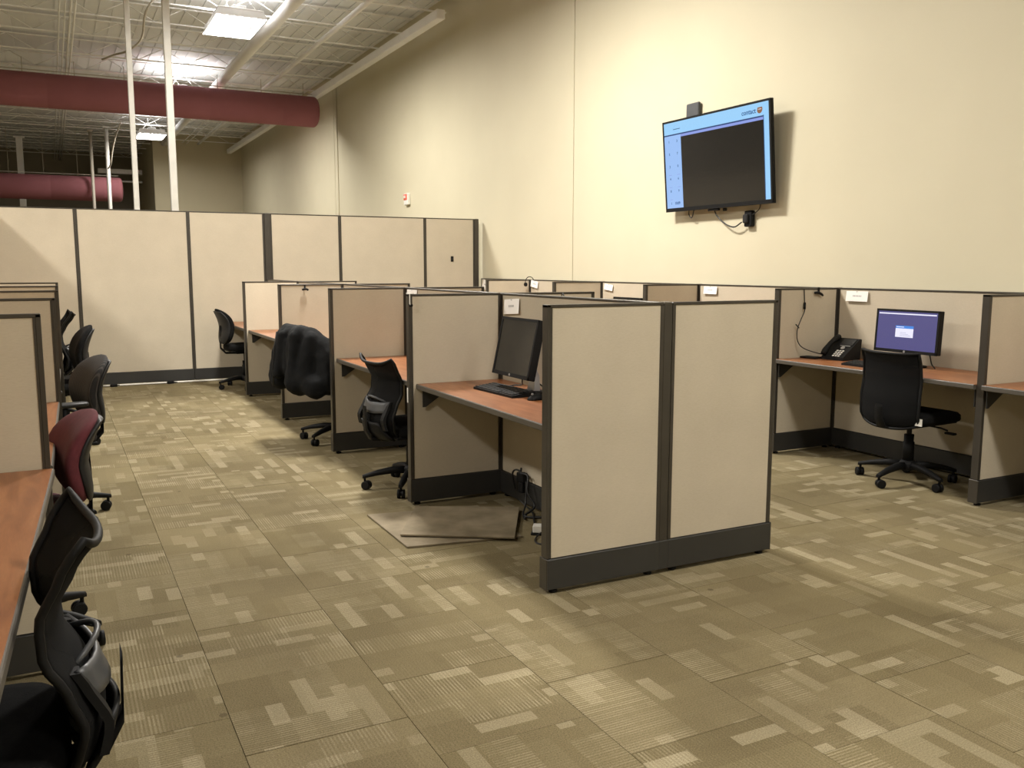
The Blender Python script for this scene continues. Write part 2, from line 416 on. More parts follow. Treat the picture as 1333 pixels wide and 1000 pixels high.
MB().tube([(0, 0, -2.4), (-2.2, 0, 2.2)], .028, 8).build('rod', M['steel_w'], t)
def cable(name, pts, r, label, cat='cable', m=None, group=None, parent=None):
    ps = []
    P = [Vector(p) for p in pts]; P = [2*P[0]-P[1]] + P + [2*P[-1]-P[-2]]
    for i in range(1, len(P)-2):
        for k in range(6):
            t_ = k/6; a, b, c, d = P[i-1:i+3]
            ps.append(.5*((2*b)+(c-a)*t_+(2*a-5*b+4*c-d)*t_*t_+(3*b-a-3*c+d)*t_**3))
    ps.append(P[-2])
    o = MB().tube(ps, r, 6).build(name, m or M['cord'], parent)
    if label: tag(o, label, cat, group)
    return o
cable('flexible_conduit', [(1.72, 15.0, 5.66), (1.50, 15.05, 5.35), (1.44, 15.3, 5.0), (1.25, 15.6, 4.86), (1.12, 16.4, 4.95), (.98, 17.2, 5.02)], .017, 'dark flexible conduit dangling between the two near white poles', 'cable', M['pole_dk'])
cable('flexible_conduit', [(1.95, 27.5, 5.5), (1.78, 27.6, 5.05), (1.70, 27.8, 4.7), (1.66, 28, 4.4), (1.61, 28.4, 4.3)], .022, 'dark flexible conduit hanging to the far grey pole under the near duct', 'cable', M['pole_dk'])

# high bay lamps
def lamp(x, y, s, near_row):
    idx = LAMPS.index((x, y, s, near_row))
    lab = {(2.7, 14.6): 'bright rectangular high bay lamp nearest the top edge of the view',
           (2.7, 27.6): 'bright high bay lamp farther back, seen under the near maroon duct',
           (2.7, 21.1): 'high bay lamp hidden behind the near maroon duct'}.get((x, y), 
        {(2.7, 8.1): 'high bay lamp above the near half of the island, out of view overhead',
         (-3.4, 8.1): 'high bay lamp left of the view beyond the left cubicle row',
         (-3.4, 14.6): 'high bay lamp left of the view behind the tall back partition',
         (-3.4, 1.6): 'high bay lamp left of and beside the camera',
         (3.0, .6): 'high bay lamp over the open floor right of the camera'}.get((x, y), 'high bay lamp behind the camera'))
    t = root('ceiling_lamp', lab, 'lamp', (x, y, LAMP_Z), group='high bay lamps')
    b = MB(); b.box(-.33, .33, -.62, .62, .05, .09, .01); b.box(-.10, .10, -.5, .5, .09, .16, .01); b.build('housing', M['steel_w'], t)
    # flared reflector frame
    b = MB()
    a = [(-.33, -.62), (.33, -.62), (.33, .62), (-.33, .62)]; c = [(-.37, -.66), (.37, -.66), (.37, .66), (-.37, .66)]
    b.loft([[(p[0], p[1], .06) for p in a], [(p[0], p[1], -.042) for p in c], [(p[0]*.985, p[1]*.985, -.042) for p in c], [(p[0]*.98, p[1]*.98, .05) for p in a]], caps=False, smooth=False)
    b.build('reflector', M['steel_w'], t)
    for k in range(6):
        yy = -.26+.104*k
        MB().tube([(yy, -.58, .03), (yy, .58, .03)], .014, 8).build('tube_light', M['lens'], t)
    for sx in (-.5, .5):
        b = MB(); b.tube([(-.25, sx, .09), (0, sx, .42), (.25, sx, .09)], .006, 5); b.tube([(0, sx, .42), (0, sx, ZC-LAMP_Z)], .006, 5); b.build('suspension_wire', M['steel_w'], t)
    for nm, z, e, rx in (('lamp_light', .0, LAMP_POWER*s, 0), ('added_ceiling_fill', .19, LAMP_POWER*s*.11, PI)):  # downlight, plus an added upward fill that brightens the ceiling
        ld = bpy.data.lights.new(nm, 'AREA'); ld.shape = 'RECTANGLE'; ld.size = .6; ld.size_y = 1.15; ld.energy = e; ld.color = LAMP_COLOR
        lo = bpy.data.objects.new(nm, ld); COL.objects.link(lo); lo.parent = t; lo.location = (0, 0, z); lo.rotation_euler.x = rx
for L in LAMPS: lamp(*L)

# ------------------------------------------------------------------ partitions
TH = .05; H = 1.35; BH = .172
def panel(label, x0, y0, x1, y1, h=H, group=None, end0=False, end1=False, name='partition_panel', stile=.018, bh=BH):
    """upright fabric panel from (x0,y0) to (x1,y1), centred on that line"""
    L = math.hypot(x1-x0, y1-y0); a = math.atan2(y1-y0, x1-x0)
    t = root(name, label, 'partition', (x0, y0, 0), a, group)
    hT = TH/2
    MB().box(stile, L-stile, -hT+.004, hT-.004, bh, h-.012).build('fabric_panel', M['fabric'], t)
    MB().box(0, L, -hT, hT, h-.014, h, .002).build('top_cap', M['frame'], t)
    for k, xx in enumerate((0, L-stile)):
        e = (end0, end1)[k]
        b = MB()
        if e:
            # end post: outer flange, groove and inner strip
            b.box(xx, xx+stile, -hT, hT, bh, h-.001, .002)
            b.box(xx+(stile if k == 0 else -.008), xx+(stile+.008 if k == 0 else 0), -hT+.001, hT-.001, bh, h-.014)
        else: b.box(xx, xx+stile, -hT, hT, bh, h-.014)
        b.build('stile', M['frame'], t)
    b = MB(); b.box(.001, L-.001, -hT-.006, hT+.006, .022, bh-.004, .003); b.build('base_raceway', M['base'], t)
    for k, e in ((0, end0), (L, end1)):
        if e: MB().box(k-.004, k+.004, -hT-.008, hT+.008, .02, bh-.001, .002).build('base_end_cap', M['frame'], t)
    for xx in (.05, L-.05):
        MB().lathe((xx, 0, 0), [(.018, 0), (.022, .004), (.022, .012), (.008, .014), (.008, .03)], 10).build('foot', M['black'], t)
    return t
def post(label, x, y, h=H, w=TH, group=None, m='frame'):
    t = root('partition_post', label, 'post', (x, y, 0), group=group)
    MB().box(-w/2, w/2, -w/2, w/2, .02, h-.001, .003).build('upright', M[m], t)
    MB().box(-w/2+.004, w/2-.004, -w/2+.004, w/2-.004, h-.001, h+.003).build('cap', M['cap'], t)
    MB().box(-w/2-.006, w/2+.006, -w/2-.006, w/2+.006, .022, BH-.004, .003).build('base_cover', M['base'], t)
    return t

XS = 2.632; XF = 1.964; XE = 3.331
YI = [3.478, 5.24, 7.02, 8.83, 10.67]
GI = 'panels of the central cubicle island'
nth = ['first', 'second', 'third', 'fourth', 'fifth', 'sixth']
hp = TH/2
panel('large beige end panel of the central island, left one facing the camera', XF, YI[0]+hp, XS-hp-.001, YI[0]+hp, group=GI, end0=True)
panel('large beige end panel of the central island, right one facing the camera', XS+hp+.001, YI[0]+hp, XE, YI[0]+hp, group=GI, end1=True)
post('dark upright post between the two large end panels of the central island', XS, YI[0]+hp, group=GI)
pos = ['nearest the camera, left of the dark monitor', 'second from the camera', 'third from the camera', 'farthest from the camera']
for i, y in enumerate(YI[1:]):
    panel('beige cross panel on the aisle side of the central island, ' + pos[i], XF, y+hp, XS-hp-.001, y+hp, group=GI, end0=True)
    panel('beige cross panel on the wall side of the central island, ' + ['nearest the camera', 'second from the camera', 'third from the camera', 'farthest from the camera'][i], XS+hp+.001, y+hp, XE, y+hp, group=GI, end1=True)
    post('dark post on the island spine, ' + nth[i+1] + ' from the camera', XS, y+hp, group=GI)
ys = YI + [12.36]
for i in range(5):
    y1 = ys[i+1] if i < 4 else 12.38
    panel('beige long spine panel of the central island, ' + ['behind the dark monitor', 'second bay', 'third bay by the draped coat', 'fourth bay', 'fifth bay against the tall partition'][i], XS, ys[i]+2*hp+.001, XS, y1-.001, group=GI)

XR = 5.167; XW = 5.82
YR = [1.77, 3.578, 5.39, 7.2, 9.0, 10.8]
GR = 'panels of the cubicles along the cream wall'
rl = ['out of view nearest the camera', 'at the right edge of the view, right of the mesh chair', 'left of the desk phone', 'third visible from the right', 'fourth visible from the right', 'farthest from the camera']
for i, y in enumerate(YR):
    panel('beige cross panel of the wall-side cubicles, ' + rl[i], XR, y+hp, XW-hp+.024, y+hp, group=GR, end0=True)
bl = ['at the right edge of the view', 'behind the lit blue monitor', 'second bay from the lit monitor', 'third bay from the lit monitor', 'fourth bay from the lit monitor', 'last bay by the tall partition']
yr = YR + [12.36]
for i in range(6):
    panel('beige back panel against the cream wall, ' + bl[i], XW+hp, yr[i]+2*hp+.001 if 1 else 0, XW+hp, yr[i+1]-.001 if i < 5 else 12.38, group=GR)
    post('dark corner post against the cream wall, ' + bl[i], XW+hp, yr[i]+hp, group=GR)

# left row
LP = [(-.045, 3.61), (.008, 5.424), (.034, 7.202), (.044, 8.973), (.054, 10.891)]
GL = 'panels of the left cubicle row'
ll = ['nearest and largest, cut by the left edge of the view', 'second from the camera', 'third from the camera', 'fourth from the camera', 'farthest from the camera']
XT = -.66
for i, (x, y) in enumerate(LP):
    panel('beige cross panel of the left cubicle row, ' + ll[i], XT+hp+.001, y+hp, x, y+hp, group=GL, end1=True)
HB = 2.24
ty = [-.3, 1.6, 3.6, 5.4, 7.2, 9.0, 10.8, 12.41]
for i in range(7):
    panel('tall side partition along the left row, %s bay' % ['nearest', 'second', 'third', 'fourth', 'fifth', 'sixth', 'farthest'][i], XT, ty[i]+.001, XT, ty[i+1]-.001, HB, 'tall partitions out of view on the left')

# tall back partition
GB = 'tall back partition panels'
bx = [(-2.3, -.99), (-.99, .297), (.297, 1.622), (1.622, 2.60), (2.68, 3.652), (3.652, 4.937), (4.937, 5.74)]
btx = ['out of view at far left', 'cut by the left edge of the view', 'with the shadow edge, behind the left chairs', 'beside the lone black chair', 'first right of the wide dark post', 'second right of the wide dark post', 'rightmost, with a small dark outlet']
for i, (a, b) in enumerate(bx):
    panel('tall beige partition panel ' + btx[i], a+.001, 12.44+hp, b-.001, 12.44+hp, HB, GB, stile=.022)
post('wide dark post in the tall back partition where the island spine meets it', 2.64, 12.44+hp, HB, .075, GB)
post('dark end post of the tall back partition beside the cream wall', 5.775, 12.44+hp, HB, .066, GB)
t = root('wall_outlet', 'small dark outlet on the rightmost tall partition panel', 'outlet', (5.37, 12.437, 1.64))
MB().box(-.022, .022, -.004, .003, -.04, .04, .003).build('outlet_plate', M['black'], t)
MB().box(-.008, .008, -.006, -.003, -.02, .02).build('socket', M['greyp'], t)
for k, xx in enumerate((.62, 1.3)):
    t = root('floor_adapter', ['black plug lying at the foot of the tall partition behind the left chairs', 'small black box at the foot of the tall partition, right of the plug'][k], 'adapter', (xx, 12.33, .0), .3)
    MB().box(-.04, .04, -.025, .025, 0, .035, .006).build('plug_body', M['black'], t)
    MB().tube([(.04, 0, .02), (.12, .01, .01), (.2, .03, .01)], .006, 6).build('plug_cord', M['cord'], t)
cable('floor_raceway', [(.5, 12.36, .014), (1.4, 12.37, .014), (2.45, 12.37, .014)], .012, 'pale floor cable along the foot of the tall partition', 'cable', M['white'])

# ------------------------------------------------------------------ worktops
ZT = .785; TT = .034
def worktop(label, quad, group, brackets=()):
    """quad = four (x,y) corners, front edge first two"""
    xs = sum(q[0] for q in quad)/4; ys_ = sum(q[1] for q in quad)/4
    t = root('worktop', label, 'worktop', (xs, ys_, ZT), group=group)
    q = [(a-xs, b-ys_) for a, b in quad]
    MB().poly([(a, b, -.004) for a, b in q], (0, 0, .004)).build('laminate_top', M['wood'], t)
    MB().poly([(a, b, -TT) for a, b in q], (0, 0, TT-.0045)).build('core_board', M['edge'], t)
    # rounded edge band on the front edge
    (ax, ay), (bx_, by) = q[0], q[1]; n = Vector((by-ay, ax-bx_, 0)).normalized()
    if n.dot(Vector((ax+bx_, ay+by, 0))) < 0: n = -n
    b = MB(); A = Vector((ax, ay, 0)); B = Vector((bx_, by, 0))
    pr = [(0, -.0005), (.004, -.001), (.007, -.005), (.007, -.029), (.004, -.033), (0, -.034)]
    b.loft([[P+n*u_+Vector((0, 0, v_)) for u_, v_ in pr] for P in (A, B)], smooth=False); b.build('edge_band', M['edge'], t)
    for by_, s in brackets:
        # cantilever bracket: triangular steel web under the top
        fx = q[0][0] - n.x*.03; bk = q[2][0]
        d = 1 if bk > fx else -1
        yy = by_-ys_
        pts = [(fx, yy, -TT-.001), (fx, yy, -TT-.115), (fx+d*.02, yy, -TT-.115), (fx+d*.15, yy, -TT-.03), (bk-d*.03, yy, -TT-.02), (bk-d*.03, yy, -TT-.001)]
        MB().poly(pts, (0, s*.006, 0)).build('bracket', M['base'], t)
    return t
GW = 'cherry worktops of the cubicle bays'
wl = ['with the dark monitor and keyboard', 'second bay, behind the first mesh chair', 'third bay, behind the draped coat', 'fourth bay', 'farthest bay beside the lone padded chair']
for i in range(5):
    a = ys[i]+2*hp+.002; b = (ys[i+1] if i < 4 else 12.43)-.002
    worktop('cherry worktop on the aisle side of the island, ' + wl[i], [(XF+.05, a), (XF+.05, b), (XS-hp, b), (XS-hp, a)], GW, ((a+.012, 1), (b-.018, 1)))
    worktop('cherry worktop on the wall side of the island, ' + ['nearest', 'second', 'third', 'fourth', 'farthest'][i] + ' bay', [(XE-.05, a), (XE-.05, b), (XS+hp, b), (XS+hp, a)], GW, ((a+.012, 1), (b-.018, 1)))
for i in range(6):
    a = yr[i]+2*hp+.002; b = (yr[i+1] if i < 5 else 12.43)-.002
    worktop('cherry worktop along the cream wall, ' + bl[i].replace('behind', 'under'), [(XR-.02, a), (XR-.02, b), (XW, b), (XW, a)], GW, ((a+.012, 1), (b-.018, 1)))
lw = [(1.05, 3.608, -.165, -.040), (3.662, 5.422, -.045, -.010), (5.476, 7.20, -.01, .01), (7.254, 8.971, .01, .02), (9.025, 10.889, .02, .03), (10.943, 12.43, .03, .04)]
for i, (a, b, xa, xb) in enumerate(lw):
    worktop('cherry worktop of the left row, ' + ['nearest, at the left edge of the view', 'second bay', 'third bay', 'fourth bay', 'fifth bay', 'farthest bay'][i], [(xa, a), (xb, b), (XT+hp, b), (XT+hp, a)], GW, ((b-.018, 1),))

# ------------------------------------------------------------------ chairs
S = 1.08
def interp(tab, z):
    for (a, va), (b, vb) in zip(tab, tab[1:]):
        if z <= b:
            t_ = max(0, min(1, (z-a)/(b-a))); t_ = t_*t_*(3-2*t_)*.5+t_*.5
            return va+(vb-va)*t_
    return tab[-1][1]
def chair_base(t, a0, m='black'):
    hub = MB(); hub.lathe((0, 0, 0), [(.045, .085), (.055, .09), (.055, .13), (.04, .15), (.03, .15)], 16); hub.build('hub', M[m], t, smooth=False)
    for k in range(5):
        a = a0+2*PI*k/5
        rings = []
        for u_, z, w_, h_ in ((.03, .118, .022, .022), (.12, .120, .021, .020), (.22, .105, .018, .016), (.29, .088, .015, .012), (.315, .082, .012, .010)):
            c, s_ = math.cos(a), math.sin(a)
            rings.append([Vector((u_*c - dy*s_, u_*s_ + dy*c, z+dz)) for dy, dz in ((-w_, -h_), (w_, -h_), (w_*1.0, h_*.3), (w_*.5, h_), (-w_*.5, h_), (-w_, h_*.3))])
        lg = MB().loft(rings).build('leg', M[m], t)
        cx_, cy_ = .30*math.cos(a), .30*math.sin(a)
        ca = a+1.0+k*.7; ax = Vector((math.cos(ca), math.sin(ca), 0)); pv = Vector((-ax.y, ax.x, 0))*.012
        b = MB(); c0 = Vector((cx_, cy_, 0))
        b.tube([c0+Vector((0, 0, .05)), c0+Vector((0, 0, .085))], .008, 8)
        for s_ in (-1, 1):
            p = c0+pv+Vector((0, 0, .028))+ax*s_*.014
            b.tube([p-ax*.009, p-ax*.0085, p+ax*.0085, p+ax*.009], [.022, .028, .028, .022], 14)
        hd = c0+pv+Vector((0, 0, .034)); b.tube([hd-ax*.022, hd+ax*.022], .020, 10)
        b.build('caster', M['black'], lg)
    MB().lathe((0, 0, 0), [(.036, .14), (.036, .27), (.031, .272), (.031, .32)], 16).build('column_cover', M[m], t)
    MB().lathe((0, 0, 0), [(.016, .30), (.016, .42)], 12).build('gas_column', M['greyp'], t)
    b = MB(); b.box(-.11, .10, -.06, .06, .405, .445, .008); b.build('tilt_mechanism', M['black'], t)
    b = MB(); b.tube([(.02, -.05, .425), (.03, -.20, .42), (.03, -.25, .41)], .006, 6); b.cbox((.03, -.27, .395), (.035, .07, .014), bev=.005); b.build('lever', M['black'], t)
def cushion(t, m, w=.24, d=.235, z=.445, h=.075, name='seat'):
    rings = []
    for (sc, zz) in ((.90, z), (.985, z+.012), (1., z+.03), (.99, z+h*.75), (.93, z+h*.95), (.80, z+h), (.4, z+h+.004), (.05, z+h+.004)):
        ring = []
        for k in range(32):
            a = 2*PI*k/32; cc, ss = math.cos(a), math.sin(a)
            e = .42
            x_ = math.copysign(abs(cc)**e, cc)*d*sc; y_ = math.copysign(abs(ss)**e, ss)*w*sc*(1-.06*(x_ < 0))
            zz_ = zz - (.022*max(0, x_/d)**4 if zz > z+.02 else 0)
            ring.append((x_+.02, y_, zz_))
        rings.append(ring)
    o = MB().loft(rings).build(name, m, t, smooth=True); return o
def mesh_chair(label, tagpart=False, a0=.3, lumbar=True, ztop=1.0):
    t = root('mesh_office_chair', label, 'chair', group='black mesh office chairs')
    t.scale = (S, S, S)
    chair_base(t, a0)
    cushion(t, M['blackm'])
    MB().box(-.2, .2, -.2, .2, .437, .452, .004).build('seat_pan', M['black'], t)
    prof = [(.42, -.235), (.48, -.272), (.56, -.285), (.64, -.255), (.71, -.215), (.78, -.21), (.86, -.25), (.94, -.31), (1.0, -.34)]
    if not lumbar: prof = [(.42, -.255), (.48, -.272), (.60, -.268), (.72, -.250), (.82, -.255), (.92, -.285), (1.0, -.32)]
    ZB = .42; ZH = ztop*.93-ZB
    wid = [(.42, .165), (.46, .195), (.54, .215), (.66, .212), (.78, .205), (.88, .215), (1.0, .225)]
    if not lumbar: wid = [(.42, .200), (.46, .212), (.60, .215), (.72, .212), (.82, .208), (1.0, .206)]
    NZ, NY = 20, 16
    def P(i, j, off=0):
        v = j/NY*2-1; z = ZB+(ZH*i/NZ)
        zz = z + ((.035 if lumbar else .010)*abs(v)**4*(i/NZ)**3) - (.0)*(1-i/NZ)
        zz += .03*(abs(v)**3)*(1-i/NZ)**3
        w_ = interp(wid, z)
        return Vector((interp(prof, z)+.055*v*v*(1-.3*i/NZ)+off, v*w_, zz))
    b = MB(); g = [[b.b.verts.new(P(i, j)) for j in range(NY+1)] for i in range(NZ+1)]
    for i in range(NZ):
        for j in range(NY): f = b.b.faces.new((g[i][j], g[i][j+1], g[i+1][j+1], g[i+1][j])); f.smooth = True
    o = b.build('back_mesh', M['mesh'], t); md = o.modifiers.new('s', 'SOLIDIFY'); md.thickness = .003
    per = [P(i, 0) for i in range(NZ+1)] + [P(NZ, j) for j in range(1, NY+1)] + [P(i, NY) for i in range(NZ-1, -1, -1)] + [P(0, j) for j in range(NY-1, 0, -1)]
    per = per + [per[0]]
    MB().tube(per, .009, 8, caps=False).build('back_frame', M['black'], t)
    if lumbar:
        # swept carrier behind the lower back: two side arms joined by a bottom plate, grey lumbar pad above
        def carrier(z, v): return Vector((interp(prof, z)-.020-.012*math.sin(PI*min(1, max(0, (z-.43)/.22)))+.05*v*v, v*.185, z))
        b = MB(); g = [[b.b.verts.new(carrier(.43+.11*i/6, (j/10*2-1)*(.98-.30*i/6))) for j in range(11)] for i in range(7)]
        for i in range(6):
            for j in range(10): b.b.faces.new((g[i][j], g[i][j+1], g[i+1][j+1], g[i+1][j])).smooth = True
        o = b.build('back_shell', M['black'], t); md = o.modifiers.new('s', 'SOLIDIFY'); md.thickness = .012
        for sy in (-1, 1):
            rings = []
            for k in range(9):
                z = .50+.17*k/8; c = carrier(z, sy*(.93-.10*k/8)); c.x -= .004*(8-k)/8
                rings.append([c+Vector((dx, dy, 0)) for dx, dy in ((-.009, -.020), (-.009, .020), (.009, .020), (.009, -.020))])
            MB().loft(rings, smooth=False).build('carrier_arm', M['black'], t)
        b = MB(); g = [[b.b.verts.new(Vector((interp(prof, .60+.06*i/4)-.030+.045*(j/8*2-1)**2, (j/8*2-1)*.165, .595+.065*i/4+.015*(j/8*2-1)**2))) for j in range(9)] for i in range(5)]
        for i in range(4):
            for j in range(8): b.b.faces.new((g[i][j], g[i][j+1], g[i+1][j+1], g[i+1][j])).smooth = True
        o = b.build('lumbar_pad', M['greypl'], t); md = o.modifiers.new('s', 'SOLIDIFY'); md.thickness = .010
        b = MB(); b.tube([(interp(prof, .67)-.040+.05*v*v, v*.11, .665+.03*(1-v*v)) for v in [k/5-1 for k in range(11)]], .007, 6)
        b.build('lumbar_handle', M['greypl'], t, smooth=True)
    MB().loft([[(x_, sy*w_, z_+dz) for sy, dz in ((-1, 0), (1, 0), (1, .018), (-1, .018))] for x_, w_, z_ in ((-.05, .035, .405), (-.20, .035, .405), (-.285, .032, .42), (-.318, .03, .48), (-.322, .028, .56 if not lumbar else .62))]).build('back_upright', M['black'], t)
    if tagpart:
        o = MB().box(-.215, -.208, -.235, -.19, .455, .50).build('care_tag', M['white'], t); o['label'] = 'white tag'
    return t
def padded_chair(label, fab, arms=False, shell='greyp', a0=.2, hh=1.0, name='padded_office_chair', tall=0, w=.225):
    t = root(name, label, 'chair', group='padded office chairs'); t.scale = (S, S, S)
    chair_base(t, a0); cushion(t, fab)
    MB().box(-.2, .2, -.2, .2, .437, .452, .004).build('seat_pan', M['black'], t)
    z0, z1 = .52, hh
    def ring(z, off, tk, ws, N=28):
        f = (z-z0)/(z1-z0); q = abs(2*f-1)**3.2; ww = w*ws*max(.02, (1-q))**.42*(1-.08*(1-f)); th = tk*max(.02, (1-q))**.5
        cx_ = -.215-.17*max(0, f-.45)**1.5*1.6-.02*math.cos(f*PI)+off
        out = []
        for k in range(N):
            a = 2*PI*k/N; cc, ss = math.cos(a), math.sin(a)
            y_ = math.copysign(abs(ss)**.75, ss)*ww
            out.append((cx_+math.copysign(abs(cc)**.8, cc)*th+.045*(y_/w)**2, y_, z))
        return out
    zs = [z0+(z1-z0)*(.5-.5*math.cos(PI*k/18)) for k in range(19)]
    MB().loft([ring(z, 0, .042, 1) for z in zs]).build('back_pad', fab, t, smooth=True)
    zs2 = [z0+(z1-z0)*(.03+.90*(.5-.5*math.cos(PI*k/14))) for k in range(15)]
    MB().loft([ring(z, -.030, .022, .93) for z in zs2]).build('back_shell', M[shell], t, smooth=True)
    MB().loft([[(x_, sy*.035, z_+dz) for sy, dz in ((-1, 0), (1, 0), (1, .02), (-1, .02))] for x_, z_ in ((-.05, .405), (-.22, .41), (-.275, .47), (-.28, .60), (-.275, .72))]).build('back_upright', M['black'], t)
    if arms:
        for sy in (-1, 1):
            b = MB(); b.tube([(-.02, sy*.18, .44), (-.02, sy*.27, .46), (-.02, sy*.285, .60), (-.02, sy*.28, .665)], [.016, .018, .016, .02], 8)
            a_ = b.build('armrest', M['black'], t, smooth=True)
            rings = []
            for xx, sc in ((-.14, .5), (-.125, .9), (-.05, 1), (.06, 1), (.13, .85), (.145, .45)):
                rings.append([(xx, sy*.28+.04*sc*math.cos(2*PI*k/12), .68+.016*sc*math.sin(2*PI*k/12)) for k in range(12)])
            MB().loft(rings).build('arm_pad', M['greyp'], a_, smooth=True)
    return t
def drop(o, d):
    for c in KIDS(o):
        if c.name.split('.')[0] not in ('leg', 'hub', 'column_cover'): c.location.z -= d
    return o
def place(o, x, y, rz): o.location = (x, y, 0); o.rotation_euler.z = rz; return o

# wall-side mesh chair
def polar(deg, rz): return math.radians(deg)-rz
place(drop(mesh_chair('black mesh office chair with white tag, in front of the lit monitor', True, a0=math.radians(183), lumbar=False, ztop=.965), .03), 5.34, 4.24, .05)
place(drop(mesh_chair('black mesh office chair at the second island bay, left of the near cross panel', a0=polar(164, .12), ztop=.97), .08), 2.145, 5.70, .12)
place(drop(mesh_chair('near black mesh office chair at the lower left edge of the view', a0=.9, ztop=.98), .05), -.255, 2.17, PI+.04)
place(padded_chair('maroon upholstered office chair at the left row', M['maroon'], a0=-2.56, hh=.86), -.205, 3.985, PI+.16)
place(padded_chair('grey pinstriped office chair with armrests at the left row, behind the maroon chair', M['pinstripe'], True, a0=-2.995, hh=.91, w=.235), -.07, 5.90, PI+.22)
place(padded_chair('black padded office chair at the left row, behind the pinstriped chair', M['blackm'], a0=.5, hh=.95), -.06, 8.35, PI+.1)
place(mesh_chair('farthest chair of the left row, thin black back with a hooked top', a0=.2, ztop=1.04), -.17, 9.9, PI+.05)
place(padded_chair('lone black padded office chair by the tall back partition', M['blackm'], a0=polar(190, .1), hh=.93), 2.11, 11.5, .1)
place(padded_chair('office chair under the draped black coat', M['blackm'], a0=polar(144, .1), hh=.87), 2.17, 7.60, .1)

# coat draped over that chair
def coat():
    b = MB()
    def blob(p, q, r0_, r1_, fl_=(1, 1), n=9):
        p = Vector(p); q = Vector(q)
        for k in range(n):
            f = k/(n-1); c = p.lerp(q, f); r = r0_+(r1_-r0_)*f
            Mx = Matrix.Translation(c) @ Matrix.Diagonal((r*fl_[0], r*fl_[1], r, 1))
            bmesh.ops.create_icosphere(b.b, subdivisions=2, radius=1, matrix=Mx)
    # chair local frame: sitter looks +X, backrest near x=-.30
    top = .93
    for k in range(12):
        y = -.26+.05*k
        zt = top-.05-.7*abs(y)**2.4; zb = .58+.04*math.sin(y*13)
        blob((-.30, y, zt), (-.36, y, zb), .075, .07, n=12)       # back fall
        blob((-.27, y*.98, zt-.01), (-.20, y, .66), .06, .05, n=8)  # inner fall
    blob((-.34, .12, .86), (-.40, .17, .52), .095, .09, n=12)     # left lobe
    blob((-.32, .22, .84), (-.38, .29, .53), .10, .09, n=12)
    blob((-.36, .0, .80), (-.39, -.04, .62), .08, .07, n=10)
    blob((-.34, -.12, .86), (-.38, -.18, .52), .10, .11, n=12)    # right lobe, sagging lower
    blob((-.36, -.14, .54), (-.30, -.34, .50), .10, .10, n=10)
    blob((-.28, -.20, .86), (-.16, -.38, .72), .09, .09, n=9)
    blob((-.20, -.32, .74), (-.20, -.36, .52), .10, .10, n=10)
    blob((-.36, -.19, .90), (-.35, .16, .91), .055, .05, n=12)    # collar folds
    blob((-.40, -.19, .88), (-.44, -.21, .60), .045, .045, n=9)
    blob((-.42, .03, .88), (-.46, .06, .58), .04, .045, n=9)
    t = root('draped_coat', 'black coat draped over a chair back in the third island bay', 'coat')
    o = b.build('coat_body', M['coat'], t)
    md = o.modifiers.new('r', 'REMESH'); md.mode = 'VOXEL'; md.voxel_size = .013; md.use_smooth_shade = True
    s = o.modifiers.new('sm', 'SMOOTH'); s.factor = .6; s.iterations = 3
    tx = bpy.data.textures.new('fold', 'CLOUDS'); tx.noise_scale = .16; tx.noise_depth = 2
    d = o.modifiers.new('d', 'DISPLACE'); d.texture = tx; d.strength = .035; d.texture_coords = 'LOCAL'
    # zip line and hem as sub details
    MB().tube([(-.455, .085, .90), (-.475, .09, .78), (-.49, .10, .62), (-.485, .11, .46)], .006, 6).build('zip', M['greyp'], t)
    t.scale = (S, S, S); return t
M['coat'] = mottled('coat_cloth', (.004, .0045, .005), (.008, .0085, .009), 9, .9, .5, 120, bdist=.004, spec=.2)
place(coat(), 2.17, 7.60, .1)

# ------------------------------------------------------------------ desk equipment
def keyboard(label, x, y, z, rz, L=.46, W=.155):
    t = root('keyboard', label, 'keyboard', (x, y, z), rz)
    b = MB(); b.poly([(-W/2, -L/2, 0), (W/2, -L/2, 0), (W/2, -L/2, .030), (-W/2, -L/2, .014)], (0, L, 0)); b.build('case', M['black'], t)
    b = MB(); n = 20
    for i in range(6):
        for j in range(n):
            if i == 0 and 5 < j < 12: continue
            xx = -W/2+.016+i*(W-.032)/5.4; yy = -L/2+.012+(j+.5)*(L-.024)/n
            zz = .014+(xx+W/2)/W*.016
            b.box(xx-.009, xx+.009, yy-.009, yy+.009, zz, zz+.006)
    b.box(-W/2+.008, -W/2+.026, -.07, .09, .015, .021)
    o = b.build('keys', M['greyp'], t); return t
keyboard('black keyboard in front of the tilted dark monitor', 2.325, 4.64, ZT, .06)
keyboard('black keyboard behind the mesh chair, below the lit monitor', 5.36, 4.60, ZT, 0)

